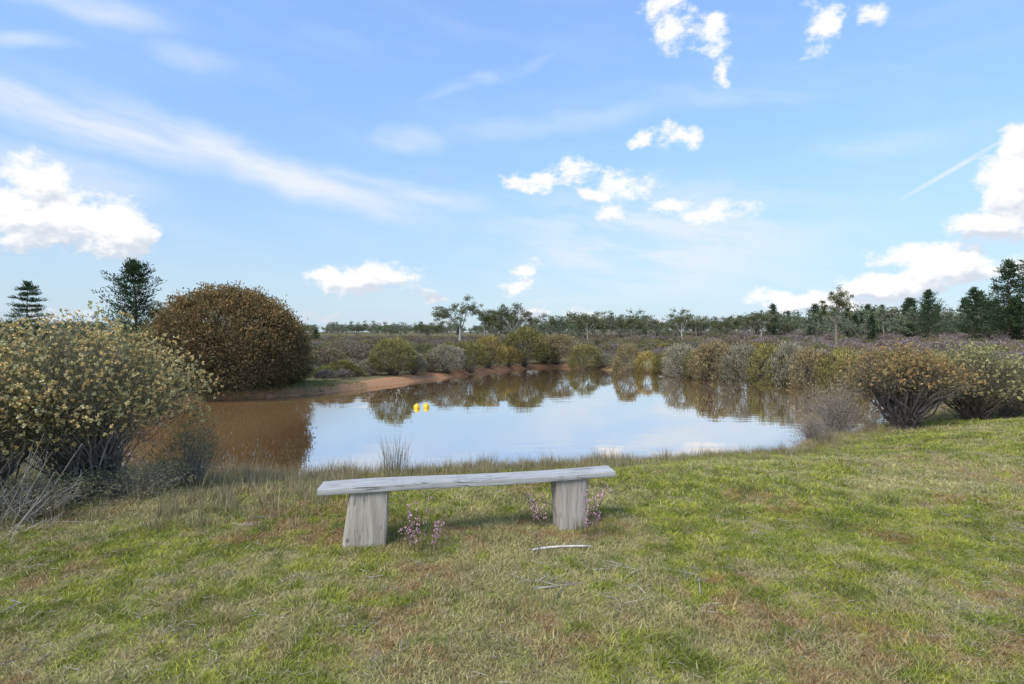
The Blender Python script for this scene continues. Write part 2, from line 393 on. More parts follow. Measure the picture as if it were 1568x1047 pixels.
# ------------------------------------------------------------------ GN scatter / baked scatter
def scatter(name, pts, rot, scl, idx, meshes):
    coll = bpy.data.collections.new(name + '_src')
    for i, me in enumerate(meshes):
        o = bpy.data.objects.new('%s_part_%02d' % (name, i), me); coll.objects.link(o)
    me = bpy.data.meshes.new(name); n = len(pts)
    me.vertices.add(n); me.vertices.foreach_set('co', np.asarray(pts, np.float32).ravel())
    a = me.attributes.new('rot', 'FLOAT_VECTOR', 'POINT'); a.data.foreach_set('vector', np.asarray(rot, np.float32).ravel())
    a = me.attributes.new('scl', 'FLOAT_VECTOR', 'POINT'); a.data.foreach_set('vector', np.asarray(scl, np.float32).ravel())
    a = me.attributes.new('idx', 'INT', 'POINT'); a.data.foreach_set('value', np.asarray(idx, np.int32))
    o = bpy.data.objects.new(name, me); scene.collection.objects.link(o)
    ng = bpy.data.node_groups.new(name, 'GeometryNodeTree')
    ng.interface.new_socket('Geometry', in_out='INPUT', socket_type='NodeSocketGeometry')
    ng.interface.new_socket('Geometry', in_out='OUTPUT', socket_type='NodeSocketGeometry')
    gi = ng.nodes.new('NodeGroupInput'); go = ng.nodes.new('NodeGroupOutput')
    ip = ng.nodes.new('GeometryNodeInstanceOnPoints'); ci = ng.nodes.new('GeometryNodeCollectionInfo')
    ci.inputs['Collection'].default_value = coll; ci.inputs['Separate Children'].default_value = True; ci.inputs['Reset Children'].default_value = True
    def na(nm, t):
        x = ng.nodes.new('GeometryNodeInputNamedAttribute'); x.data_type = t; x.inputs['Name'].default_value = nm
        return [s for s in x.outputs if s.enabled and s.name == 'Attribute'][0]
    er = ng.nodes.new('FunctionNodeEulerToRotation')
    ng.links.new(na('rot', 'FLOAT_VECTOR'), er.inputs[0])
    ng.links.new(gi.outputs[0], ip.inputs['Points']); ng.links.new(ci.outputs[0], ip.inputs['Instance'])
    ip.inputs['Pick Instance'].default_value = True
    ng.links.new(na('idx', 'INT'), ip.inputs['Instance Index']); ng.links.new(er.outputs[0], ip.inputs['Rotation'])
    ng.links.new(na('scl', 'FLOAT_VECTOR'), ip.inputs['Scale']); ng.links.new(ip.outputs[0], go.inputs[0])
    md = o.modifiers.new('scatter', 'NODES'); md.node_group = ng
    return o
def bake(name, pts, rz, sc, idx, mbs, mats, r):
    out = MB()
    for k, mb in enumerate(mbs):
        V, Q, C, M = mb.cat(); sel = np.where(idx == k)[0]
        if not len(sel): continue
        c, s = np.cos(rz[sel])[:, None], np.sin(rz[sel])[:, None]; S = sc[sel][:, None]
        X = (V[None, :, 0] * c - V[None, :, 1] * s) * S + pts[sel, 0][:, None]
        Y = (V[None, :, 0] * s + V[None, :, 1] * c) * S + pts[sel, 1][:, None]
        Z = V[None, :, 2] * S + pts[sel, 2][:, None]
        q = Q[None] + (np.arange(len(sel)) * len(V))[:, None, None]
        col = C[None] * r.uniform(.8, 1.2, (len(sel), 1, 1))
        out.add(np.stack([X, Y, Z], -1), q, col.reshape(-1, 3), 0)
    return link(name, out.mesh(name, mats))

# ------------------------------------------------------------------ foreground left bush
OL = [(.14, .135, .075), (.16, .15, .085), (.115, .11, .06), (.19, .165, .115)]
YT = [(.26, .26, .11), (.30, .27, .12), (.21, .23, .095), (.27, .225, .115)]
FL = [(.60, .50, .21), (.56, .41, .17), (.52, .47, .25), (.60, .43, .19)]
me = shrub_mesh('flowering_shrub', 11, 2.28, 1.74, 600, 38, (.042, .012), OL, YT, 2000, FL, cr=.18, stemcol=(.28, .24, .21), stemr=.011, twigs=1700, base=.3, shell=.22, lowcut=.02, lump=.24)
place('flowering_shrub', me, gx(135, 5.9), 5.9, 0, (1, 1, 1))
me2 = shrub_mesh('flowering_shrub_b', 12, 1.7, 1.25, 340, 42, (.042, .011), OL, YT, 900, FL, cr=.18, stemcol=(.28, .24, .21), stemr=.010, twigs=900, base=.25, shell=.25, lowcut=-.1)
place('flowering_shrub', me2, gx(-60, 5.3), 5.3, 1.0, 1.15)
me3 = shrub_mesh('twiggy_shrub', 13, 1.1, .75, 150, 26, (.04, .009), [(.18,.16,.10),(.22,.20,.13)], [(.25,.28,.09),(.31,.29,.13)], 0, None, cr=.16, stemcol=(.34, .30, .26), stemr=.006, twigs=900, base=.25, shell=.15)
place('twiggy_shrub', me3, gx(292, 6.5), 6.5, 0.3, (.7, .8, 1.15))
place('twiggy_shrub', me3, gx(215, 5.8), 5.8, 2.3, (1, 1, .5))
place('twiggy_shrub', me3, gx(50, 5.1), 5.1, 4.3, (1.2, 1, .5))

# ------------------------------------------------------------------ big round bush
BR = [(.14, .11, .055), (.16, .125, .06), (.12, .10, .05)]
BO = [(.33, .195, .075), (.29, .20, .08), (.24, .21, .085), (.35, .20, .08)]
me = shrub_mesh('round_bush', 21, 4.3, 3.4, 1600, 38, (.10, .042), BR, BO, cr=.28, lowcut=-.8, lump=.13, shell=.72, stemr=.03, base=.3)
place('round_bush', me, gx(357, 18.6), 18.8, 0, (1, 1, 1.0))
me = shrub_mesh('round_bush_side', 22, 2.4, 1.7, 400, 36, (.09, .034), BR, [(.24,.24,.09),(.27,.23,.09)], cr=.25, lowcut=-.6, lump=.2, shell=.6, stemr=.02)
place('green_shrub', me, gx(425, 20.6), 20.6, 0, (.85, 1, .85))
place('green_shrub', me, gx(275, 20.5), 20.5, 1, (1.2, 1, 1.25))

# ------------------------------------------------------------------ right shrubs
OL2 = [(.17, .145, .09), (.20, .17, .10), (.15, .13, .08)]
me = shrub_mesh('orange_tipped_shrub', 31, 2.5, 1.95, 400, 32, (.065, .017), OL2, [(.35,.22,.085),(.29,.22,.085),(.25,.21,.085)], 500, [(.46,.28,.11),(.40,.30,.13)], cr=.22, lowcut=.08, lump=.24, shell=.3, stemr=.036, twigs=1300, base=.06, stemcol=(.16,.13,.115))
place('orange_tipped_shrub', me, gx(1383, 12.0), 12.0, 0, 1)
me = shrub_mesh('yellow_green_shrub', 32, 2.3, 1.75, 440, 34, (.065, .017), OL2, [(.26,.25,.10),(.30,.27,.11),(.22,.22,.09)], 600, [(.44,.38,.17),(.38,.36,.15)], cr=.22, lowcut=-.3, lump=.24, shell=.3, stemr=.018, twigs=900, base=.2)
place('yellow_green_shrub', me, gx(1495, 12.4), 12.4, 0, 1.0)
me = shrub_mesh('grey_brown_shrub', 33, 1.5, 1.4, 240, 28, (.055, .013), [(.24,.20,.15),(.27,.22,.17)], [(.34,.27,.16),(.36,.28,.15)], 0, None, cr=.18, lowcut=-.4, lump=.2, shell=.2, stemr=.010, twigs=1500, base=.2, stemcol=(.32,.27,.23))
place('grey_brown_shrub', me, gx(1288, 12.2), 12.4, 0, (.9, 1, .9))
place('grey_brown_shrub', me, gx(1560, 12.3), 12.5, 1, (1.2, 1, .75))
place('grey_brown_shrub', me, gx(1240, 11.3), 11.2, 3, (.4, .4, .38))

# ------------------------------------------------------------------ far-shore shrubs
pal = {
 'olive': ([(.12,.11,.045),(.14,.12,.05)], [(.31,.265,.08),(.27,.255,.08),(.34,.27,.08)]),
 'yellow': ([(.15,.12,.045),(.17,.13,.05)], [(.41,.31,.09),(.37,.30,.09),(.44,.30,.09)]),
 'grey': ([(.17,.155,.10),(.19,.17,.115)], [(.34,.30,.195),(.32,.295,.175),(.35,.285,.20)]),
 'brown': ([(.15,.12,.06),(.17,.135,.07)], [(.34,.25,.12),(.33,.235,.11),(.29,.245,.11)]),
 'green': ([(.11,.13,.045),(.13,.15,.05)], [(.27,.31,.09),(.29,.30,.09)]),
 'mauve': ([(.19,.155,.12),(.17,.14,.10)], [(.34,.255,.245),(.30,.235,.19),(.37,.27,.28)]),
}
FS = {}
for i, (k, (a, b)) in enumerate(pal.items()):
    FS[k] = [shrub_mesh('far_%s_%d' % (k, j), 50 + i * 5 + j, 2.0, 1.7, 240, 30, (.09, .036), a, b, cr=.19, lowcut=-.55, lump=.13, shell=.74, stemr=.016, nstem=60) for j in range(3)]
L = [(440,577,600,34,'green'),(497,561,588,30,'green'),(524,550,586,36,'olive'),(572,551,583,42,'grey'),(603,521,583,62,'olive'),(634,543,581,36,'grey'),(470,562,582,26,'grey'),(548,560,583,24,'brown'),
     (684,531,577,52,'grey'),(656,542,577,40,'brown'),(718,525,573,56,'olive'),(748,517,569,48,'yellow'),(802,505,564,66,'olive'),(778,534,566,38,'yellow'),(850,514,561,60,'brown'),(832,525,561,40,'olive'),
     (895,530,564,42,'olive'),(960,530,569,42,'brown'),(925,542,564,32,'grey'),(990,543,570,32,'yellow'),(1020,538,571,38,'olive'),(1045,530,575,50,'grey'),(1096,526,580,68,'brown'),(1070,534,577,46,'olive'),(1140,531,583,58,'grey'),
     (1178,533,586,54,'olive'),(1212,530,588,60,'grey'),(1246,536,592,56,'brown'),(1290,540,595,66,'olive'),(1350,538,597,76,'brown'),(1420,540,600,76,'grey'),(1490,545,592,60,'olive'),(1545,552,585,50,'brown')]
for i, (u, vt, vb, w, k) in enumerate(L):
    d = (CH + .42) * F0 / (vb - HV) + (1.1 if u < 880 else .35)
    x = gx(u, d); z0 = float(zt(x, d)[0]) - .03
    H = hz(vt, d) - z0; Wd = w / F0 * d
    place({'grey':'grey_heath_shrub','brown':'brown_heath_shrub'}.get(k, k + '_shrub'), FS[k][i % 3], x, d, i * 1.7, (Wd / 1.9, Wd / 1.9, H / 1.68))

# ------------------------------------------------------------------ heath mass
def wedge(n, d0, d1, r, pw=1.0, side=1.05):
    t = r.uniform(0, 1, n); d = (d0 ** (1 + pw) + (d1 ** (1 + pw) - d0 ** (1 + pw)) * t) ** (1 / (1 + pw))
    x = r.uniform(-side, side, n) * d; return x, d
hcol = [([(.15,.13,.10),(.17,.145,.11)], [(.26,.22,.165),(.24,.22,.15)]), pal['mauve'], ([(.15,.12,.07),(.17,.135,.08)], [(.27,.20,.12),(.24,.19,.11)]),
        ([(.12,.12,.06),(.14,.13,.065)], [(.23,.21,.09),(.21,.20,.09)]), ([(.16,.13,.11),(.17,.14,.12)], [(.27,.215,.19),(.25,.20,.17)]), pal['yellow']]
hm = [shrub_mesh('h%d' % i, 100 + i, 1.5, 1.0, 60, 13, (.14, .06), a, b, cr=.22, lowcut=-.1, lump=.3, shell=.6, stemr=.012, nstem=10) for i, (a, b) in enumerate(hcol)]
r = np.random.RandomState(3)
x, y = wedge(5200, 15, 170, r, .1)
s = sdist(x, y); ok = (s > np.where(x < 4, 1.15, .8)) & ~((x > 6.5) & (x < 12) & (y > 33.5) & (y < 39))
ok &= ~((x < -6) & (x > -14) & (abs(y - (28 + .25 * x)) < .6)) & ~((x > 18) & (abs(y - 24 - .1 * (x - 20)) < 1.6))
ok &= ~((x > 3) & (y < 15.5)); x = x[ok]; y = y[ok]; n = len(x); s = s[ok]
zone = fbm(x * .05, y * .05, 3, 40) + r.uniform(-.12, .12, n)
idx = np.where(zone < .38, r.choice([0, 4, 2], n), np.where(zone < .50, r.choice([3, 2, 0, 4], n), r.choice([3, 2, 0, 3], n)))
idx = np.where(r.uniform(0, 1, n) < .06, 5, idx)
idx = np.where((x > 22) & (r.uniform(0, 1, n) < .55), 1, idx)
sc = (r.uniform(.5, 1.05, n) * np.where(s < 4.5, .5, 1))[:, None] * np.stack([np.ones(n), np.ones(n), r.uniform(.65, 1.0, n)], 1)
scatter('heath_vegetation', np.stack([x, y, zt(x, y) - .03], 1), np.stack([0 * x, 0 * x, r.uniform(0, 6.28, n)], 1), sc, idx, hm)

# ------------------------------------------------------------------ named trees
g1 = gum_mesh('gum1', 201, 5.6, 4.6, 80, (.2, .06), limbs=5, sub=5, cr=.44, trunkcol=(.58,.54,.48), trunkh=.42, tr=.026)
g2 = gum_mesh('gum2', 202, 5.2, 4.6, 80, (.2, .06), limbs=6, sub=5, cr=.46, trunkcol=(.50,.46,.40))
g3 = gum_mesh('gum3', 203, 6.2, 4.2, 90, (.18, .06), limbs=6, sub=5, cr=.45, trunkh=.5, trunkcol=(.30,.24,.18), cols=[(.10,.12,.045),(.13,.15,.05),(.18,.16,.07)], tr=.03)
g4 = gum_mesh('gum4', 204, 5.0, 5.5, 110, (.2, .06), limbs=7, sub=6, cr=.5, trunkh=.3)
def ptree(name, me, H0, u, vt, d, W=1, rz=0):
    x = gx(u, d); z0 = float(zt(x, d)[0]); s = (hz(vt, d) - z0) / H0
    return place(name, me, x, d, rz, (s * W, s * W, s))
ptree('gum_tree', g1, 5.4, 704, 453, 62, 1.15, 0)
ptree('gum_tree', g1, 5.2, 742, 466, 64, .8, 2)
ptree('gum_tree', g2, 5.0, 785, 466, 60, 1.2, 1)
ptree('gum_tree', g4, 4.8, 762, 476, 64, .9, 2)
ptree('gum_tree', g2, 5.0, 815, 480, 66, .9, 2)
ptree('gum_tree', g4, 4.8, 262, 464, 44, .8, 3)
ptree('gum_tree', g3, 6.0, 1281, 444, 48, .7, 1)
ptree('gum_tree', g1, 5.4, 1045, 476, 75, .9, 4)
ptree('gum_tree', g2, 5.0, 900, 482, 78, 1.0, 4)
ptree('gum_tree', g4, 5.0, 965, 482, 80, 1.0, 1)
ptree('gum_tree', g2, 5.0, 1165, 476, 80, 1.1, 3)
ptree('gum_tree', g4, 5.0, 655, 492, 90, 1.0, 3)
ptree('gum_tree', g4, 5.0, 1105, 484, 84, 1.0, 2)
p1 = pine_mesh('pine1', 301, 6.0, 4.0, 12, 6, (.22, .045), up=.65, nl=18)
p2 = pine_mesh('pine2', 302, 5.5, 3.4, 10, 6, (.2, .04), up=.1, nl=18, power=.5, gap=.2)
p3 = pine_mesh('pine3', 303, 9.0, 6.0, 13, 6, (.3, .075), up=.35, nl=14, power=.7, gap=.2)
ptree('pine_tree', p1, 6.0, 207, 402, 34, 1.2, 0)
ptree('pine_tree', p2, 5.5, 43, 434, 42, 1.15, 1)
ptree('pine_tree', p3, 9.0, 1543, 402, 60, 1.05, 0)
ptree('pine_tree', p3, 9.0, 1585, 385, 58, 1.05, 2)
ptree('pine_tree', p3, 9.0, 1490, 442, 66, 1.0, 3)
ptree('pine_tree', p1, 6.0, 1421, 446, 64, .95, 1)
ptree('pine_tree', p1, 6.0, 484, 505, 70, 1.3, 1)
ptree('pine_tree', p1, 6.0, 1515, 462, 70, 1.3, 2)

# ------------------------------------------------------------------ distant trees
dm = [gum_mesh('d%d' % i, 400 + i, 6, w, 20, (.42, .2), limbs=6, sub=4, cr=.8, trunkh=th, cols=c) for i, (w, th, c) in enumerate([
    (6, .35, [(.13,.15,.085),(.17,.18,.11)]), (8, .25, [(.14,.155,.095),(.18,.18,.12)]), (5, .45, [(.15,.16,.09),(.21,.19,.11)]), (7, .2, [(.10,.12,.06),(.13,.145,.075)])])]
dm.append(pine_mesh('d9', 410, 7, 3.2, 10, 5, (.4, .12), up=.4, nl=8, cols=[(.06,.085,.045),(.075,.10,.055)]))
r = np.random.RandomState(5)
xs = []; ys = []; hs = []
x, y = wedge(1100, 190, 420, r, 0.2); xs.append(x); ys.append(y); hs.append(r.uniform(.45, 1.1, len(x)) * (.6 + .9 * fbm(x * .03, y * .03, 2, 7)))
x, y = wedge(420, 95, 160, r, .5); k = x > 5 + r.normal(size=len(x)) * 6; x = x[k]; y = y[k]; xs.append(x); ys.append(y); hs.append(r.uniform(.4, 1.1, len(x)) * (.6 + .9 * fbm(x * .06, y * .06, 2, 7)))
x, y = wedge(240, 60, 110, r, .5); k = x > .58 * y + r.normal(size=len(x)) * 3; x = x[k]; y = y[k]; xs.append(x); ys.append(y); hs.append(r.uniform(.5, .95, len(x)))
x, y = wedge(120, 50, 95, r, .5); k = x < -.75 * y; x = x[k]; y = y[k]; xs.append(x); ys.append(y); hs.append(r.uniform(.35, .6, len(x)))
x = np.concatenate(xs); y = np.concatenate(ys); h = np.concatenate(hs); n = len(x)
idx = r.choice(5, n, p=[.30, .30, .2, .18, .02]); idx = np.where((x > .45 * y) & (r.uniform(0, 1, n) < .25), 4, idx)
scatter('distant_trees', np.stack([x, y, zt(x, y) - .1], 1), np.stack([0 * x, 0 * x, r.uniform(0, 6.28, n)], 1), h[:, None] * np.stack([r.uniform(.8, 1.3, n), np.ones(n), np.ones(n)], 1), idx, dm)

# ------------------------------------------------------------------ grass: one real mesh of blades
def grass():
    r = np.random.RandomState(9); mb = MB()
    for (n, d0, d1, h, w) in ((620000, 1.8, 5.2, .028, .0046), (560000, 5.0, 11.5, .036, .0085), (170000, 11, 22, .055, .02)):
        nt_ = n // 14
        cx, cy = wedge(nt_, d0, d1, r, 1, 1.0)
        p = fbm(cx * 2.5, cy * 2.5, 3, 61)
        k = r.uniform(0, 1, nt_) < .30 + 1.25 * p; cx = cx[k]; cy = cy[k]
        i = np.repeat(np.arange(len(cx)), 14); tr = (.035 + .012 * d0) * r.uniform(.5, 1.5, len(cx))[i]
        a = r.uniform(0, 6.28, len(i)); q = np.sqrt(r.uniform(0, 1, len(i)))
        ox, oy = np.cos(a) * q * tr, np.sin(a) * q * tr
        x = cx[i] + ox; y = cy[i] + oy
        hh = (r.uniform(.4, 1.6, len(cx)) * (.4 + 1.3 * fbm(cx * 1.7, cy * 1.7, 3, 77)))[i] * r.uniform(.6, 1.3, len(i)) * h
        sC = sdist(cx, cy)[i]
        k = sC > .1; x, y, hh, ox, oy, i = x[k], y[k], hh[k], ox[k], oy[k], i[k]; tr = tr[k]
        col, s = lawn_np(x, y); n_ = len(x)
        hz_ = sstep(-3.2, -4.4, x) * sstep(4.2, 5.2, y)
        hh = hh * (1 - .25 * s)
        col = col * (1 - .5 * hz_[:, None]) + np.array([.32, .27, .14]) * .5 * hz_[:, None]
        tvar = np.clip(r.normal(1, .2, len(cx)), .5, 1.5)[i]
        col = col * (tvar * r.uniform(.75, 1.25, n_))[:, None]
        stray = r.uniform(0, 1, n_) < .08; col[stray] = np.array([.50, .43, .27]) * r.uniform(.7, 1.2, (stray.sum(), 1))
        z = zt(x, y) - .004
        ang = r.uniform(0, 6.28, n_); side = np.stack([np.cos(ang), np.sin(ang), 0 * ang], 1)
        lean = np.stack([ox / tr, oy / tr, 0 * x], 1) * .7 + r.normal(size=(n_, 3)) * A3(.55, .55, 0)
        base = np.stack([x, y, z], 1); H = hh[:, None]; W = w * r.uniform(.7, 1.3, (n_, 1))
        mid = base + A3(0, 0, 1) * H * .5 + lean * H * .35
        tip = base + A3(0, 0, 1) * H + lean * H * 1.15
        v = np.stack([base, mid + side * W / 2, tip, mid - side * W / 2], 1)
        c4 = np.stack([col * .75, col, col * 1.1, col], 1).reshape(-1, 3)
        mb.add(v, np.arange(n_ * 4).reshape(n_, 4), c4, 0)
    link('grass', mb.mesh('grass', [GRASS]))
grass()

def ctuft(name, seed, nb, rad, h0, h1, w, cb, ct, spread):
    r = np.random.RandomState(seed); mb = MB()
    a = r.uniform(0, 6.28, nb); q = rad * np.sqrt(r.uniform(0, 1, nb))
    b = np.stack([np.cos(a) * q, np.sin(a) * q, np.full(nb, -.01)], 1)
    ln = np.stack([np.cos(a), np.sin(a), 0 * a], 1) * r.uniform(0, 1, (nb, 1)) * spread + r.normal(size=(nb, 3)) * A3(.15, .15, 0)
    v = r.uniform(.7, 1.3, (nb, 1))
    blades(mb, b, ln, r.uniform(h0, h1, nb), w, pick(cb, nb, r) * v, pick(ct, nb, r) * v, 0, r)
    return mb
dry = [(.40, .32, .18), (.46, .38, .23), (.30, .24, .14)]; grn = [(.20, .23, .06), (.25, .27, .07), (.17, .19, .06)]
bm = [ctuft('b0', 1, 30, .10, .08, .22, .005, dry + grn, dry, .5), ctuft('b1', 2, 34, .12, .06, .17, .005, grn, grn + dry, .6),
      ctuft('b2', 3, 26, .08, .16, .38, .0045, dry, dry, .4), ctuft('b3', 4, 30, .12, .06, .15, .005, [(.25,.17,.10),(.21,.17,.09)], [(.31,.20,.12),(.29,.23,.13)], .6)]
r = np.random.RandomState(19)
x, y = wedge(40000, 4.5, 20, r, .8, 1.0); s = sdist(x, y)
leftz = (x < -1.6 - .12 * (y - 4)) & (y > 4.6)
pr = np.exp(-(s / .8) ** 2) * .95 * ((y < 16) | (x > 8)) + leftz * .42 * (fbm(x * 1.5, y * 1.5, 3, 4) > .38) * (s < 5)
k = (s > -.15) & (r.uniform(0, 1, len(x)) < pr); x = x[k]; y = y[k]; s = s[k]; n = len(x)
idx = np.where(x < -1.5, r.choice(4, n, p=[.34, .12, .32, .22]), r.choice(4, n, p=[.36, .24, .12, .28]))
sc = r.uniform(.5, 1.1, n) * np.where(x > 2, .75, 1.0)
bake('bank_grass', np.stack([x, y, zt(x, y)], 1), r.uniform(0, 6.28, n), sc, idx, bm, [GRASS], r)
wm = [ctuft('w0', 31, 22, .07, .02, .08, .0035, dry, dry, .9), ctuft('w1', 32, 28, .09, .03, .10, .004, [(.13,.16,.06),(.16,.19,.07)], [(.20,.24,.08)], .9),
      ctuft('w2', 33, 26, .09, .015, .045, .005, [(.27,.14,.08),(.31,.18,.10)], [(.40,.20,.11),(.36,.25,.15)], 1.0), ctuft('w3', 34, 20, .05, .01, .04, .006, [(.26,.34,.04)], [(.35,.44,.06)], 1.2)]
x, y = wedge(12000, 1.8, 12, r, .7, 1.0); s = sdist(x, y); z1 = fbm(x * 1.1, y * 1.1, 3, 71)
k = (s > .8) & (r.uniform(0, 1, len(x)) < .15 + 1.7 * np.clip(z1 - .38, 0, 1)); x = x[k]; y = y[k]; n = len(x)
z2 = fbm(x * .8, y * .8, 2, 81) + r.uniform(-.2, .2, n)
idx = np.where(z2 < .28, 2, np.where(z2 < .34, 0, np.where(z2 < .42, 1, r.choice([0, 2, 3, 3], n))))
bake('lawn_weeds', np.stack([x, y, zt(x, y)], 1), r.uniform(0, 6.28, n), r.uniform(.5, 1.2, n), idx, wm, [GRASS], r)

def clump(name, x, y, me, sc=1, rz=0): return place(name, me, x, y, rz, sc, .03)
dk = ctuft('legtuft', 41, 160, .22, .05, .20, .004, [(.13,.16,.05),(.17,.19,.06)], [(.20,.24,.07),(.28,.25,.13)], .6).mesh('legtuft', [GRASS])
clump('grass_tuft', -.78, 4.42, dk, 1.0); clump('grass_tuft', -.55, 4.2, dk, .7, 1); clump('grass_tuft', .66, 4.62, dk, .8, 2); clump('grass_tuft', .20, 4.85, dk, .6, 2); clump('grass_tuft', -.1, 4.45, dk, (.9,.9,.4), 2)
def pink_mesh(seed, h, n):
    r = np.random.RandomState(seed); mb = MB(); b = r.normal(size=(n, 3)) * .03 * A3(1, 1, 0); e = b + np.stack([r.normal(size=n) * .08, r.normal(size=n) * .08, r.uniform(.5, 1, n) * h], 1)
    P = bez(b, b + (e - b) * A3(.2, .2, .6), e, 6); tubes(mb, P, np.full((n, 6), .0016), 3, (.16, .11, .07), 1)
    q = P[:, 2:].reshape(-1, 3); ci = np.repeat(np.arange(len(q)), 12); nn = len(ci)
    col = np.where((r.uniform(0, 1, nn) < .75)[:, None], pick([(.78,.36,.50),(.70,.36,.46),(.85,.56,.65)], nn, r), pick([(.18,.19,.08)], nn, r))
    leaves(mb, q[ci] + r.normal(size=(nn, 3)) * .009, rdir(nn, r), .013, .009, col, 0, r)
    return mb.mesh('pink_heath', [GRASS, BARK])
ph = pink_mesh(1, .40, 9); ph2 = pink_mesh(2, .38, 6)
place('pink_heath_plant', ph, -.72, 4.20); place('pink_heath_plant', ph2, .22, 4.70); place('pink_heath_plant', ph2, .61, 4.50, 1, (1, 1, 1.3)); place('pink_heath_plant', ph2, -.60, 4.22, 2, .8)
rd = ctuft('reeds', 51, 90, .2, .35, .75, .006, [(.19,.17,.10),(.14,.13,.08)], [(.25,.20,.13)], .35).mesh('reeds', [GRASS])
place('reeds', rd, *gp(605, 726, -.45), 0, .95, .05); place('reeds', rd, *gp(740, 712, -.45), 1, (.4,.4,.45)); place('reeds', rd, *gp(915, 702, -.45), 1, (.4,.4,.45)); place('reeds', rd, gx(1262, 10.6), 10.6, 1, (.7,.7,.6))
place('reeds', rd, gx(255, 7.2), 7.2, 1, .7)

# ------------------------------------------------------------------ dead branches, sticks
def sticks(name, x, y, seed, n, L, rad, col=(.45, .42, .38), spread=.15, flat=True, zup=.02):
    r = np.random.RandomState(seed); mb = MB(); a = r.uniform(0, 6.28, n) if n > 1 else np.array([.05])
    c = r.normal(size=(n, 3)) * A3(spread, spread, 0)
    d = np.stack([np.cos(a), np.sin(a), r.uniform(.0, .25 if flat else 1.8, n)], 1) * L * r.uniform(.4, 1, (n, 1)) / 2
    lo = c - (d if flat else 0) ; lo[:, 2] = zup; hi = c + d; hi[:, 2] += zup
    P = bez(lo, (lo + hi) / 2 + r.normal(size=(n, 3)) * L * .08 * A3(1, 1, .3), hi, 7)
    tubes(mb, P, rad * np.linspace(1, .5, 7)[None] * r.uniform(.6, 1.1, (n, 1)), 6, np.array(col) * r.uniform(.7, 1.2, (n, 1)), 0)
    return place(name, mb.mesh(name, [BARK], True), x, y)
sticks('fallen_stick', .37, 4.17, 1, 1, .62, .017, (.62, .56, .48), 0, True, .05)
sticks('dead_twigs', *gp(845, 885, 0), 2, 16, .35, .004, (.5,.46,.4), zup=.04); sticks('dead_twigs', *gp(990, 882, 0), 3, 12, .25, .004, (.6,.55,.5), zup=.04); sticks('dead_twigs', *gp(1085, 926, 0), 4, 6, .18, .006, (.55,.5,.45), .05, zup=.035)
sticks('dead_twigs', *gp(15, 935, 0), 5, 5, .22, .006, (.5,.47,.43), .04, zup=.04); sticks('dead_twigs', *gp(690, 975, 0), 6, 8, .25, .004, (.4,.28,.22), zup=.035); sticks('dead_twigs', *gp(390, 790, 0), 7, 8, .3, .005, zup=.04)
sticks('dead_branches', gx(5, 4.9), 4.9, 8, 60, 1.1, .0045, (.50, .45, .40), .15, False)
sticks('dead_branches', gx(-20, 4.6), 4.6, 9, 40, .9, .004, (.50, .45, .40), .2, False)
lm = []
for i in range(3):
    mb = MB(); rr = np.random.RandomState(900 + i); n = 7
    p = rr.normal(size=(n, 3)) * A3(.1, .1, 0) + A3(0, 0, .014); d = rdir(n, rr) * A3(1, 1, .15); l = rr.uniform(.03, .1, (n, 1))
    tubes(mb, bez(p, p + d * l * .5, p + d * l, 3), np.full((n, 3), .0018), 4, pick([(.45,.40,.33),(.30,.22,.16),(.50,.45,.38)], n, rr), 0); lm.append(mb)
x, y = wedge(1500, 2, 9, r, .8, 1.0); k = sdist(x, y) > .5; x = x[k]; y = y[k]; n = len(x)
bake('twig_litter', np.stack([x, y, zt(x, y) + .008], 1), r.uniform(0, 6.28, n), r.uniform(.5, 1.1, n), r.randint(0, 3, n), lm, [GRASS], r)

# ------------------------------------------------------------------ bench
def woodmat(name, c1, c2, axis, crack=1.):
    m, nt = newmat(name); tc = N(nt, 'ShaderNodeTexCoord')
    sc = {'x': (.7, 14, 14), 'z': (14, 14, .8)}[axis]
    mp = N(nt, 'ShaderNodeMapping', i={'Scale': sc}); nt.links.new(tc.outputs['Object'], mp.inputs[0])
    g = noise(nt, mp.outputs[0], 3.0, 6, .65); g2 = noise(nt, tc.outputs['Object'], 5, 4, .6)
    mp2 = N(nt, 'ShaderNodeMapping', i={'Scale': tuple(a * .6 for a in sc)}); nt.links.new(tc.outputs['Object'], mp2.inputs[0])
    ck = noise(nt, mp2.outputs[0], 2.4, 2, .5)
    ckf = mrange(nt, mth(nt, 'ABSOLUTE', mth(nt, 'SUBTRACT', ck, .5)), .0, .014, 1., 0.)
    ckf = mth(nt, 'MULTIPLY', ckf, mrange(nt, g2, .42, .6))
    c = mixc(nt, mrange(nt, g, .3, .7), c1, c2)
    c = mixc(nt, mrange(nt, g2, .5, .75, 0, .35), c, tuple(v * .55 for v in c1))
    c = mixc(nt, mth(nt, 'MULTIPLY', ckf, .75 * crack), c, (.07, .055, .04))
    p = N(nt, 'ShaderNodeBsdfPrincipled', i={'Roughness': .85, 'Specular IOR Level': .2}); nt.links.new(c, p.inputs['Base Color'])
    h = mth(nt, 'SUBTRACT', g, mth(nt, 'MULTIPLY', ckf, 1.2))
    b = N(nt, 'ShaderNodeBump', i={'Strength': .7, 'Distance': .006}); nt.links.new(h, b.inputs['Height']); nt.links.new(b.outputs[0], p.inputs['Normal'])
    o = N(nt, 'ShaderNodeOutputMaterial'); nt.links.new(p.outputs[0], o.inputs[0]); return m
PW = woodmat('weathered_plank', (.34, .32, .29), (.50, .48, .44), 'x'); LW = woodmat('weathered_post', (.32, .27, .215), (.49, .43, .355), 'z')
bench = bpy.data.objects.new('wooden_bench', None); scene.collection.objects.link(bench)
ang = math.atan2(.55, 2.29)
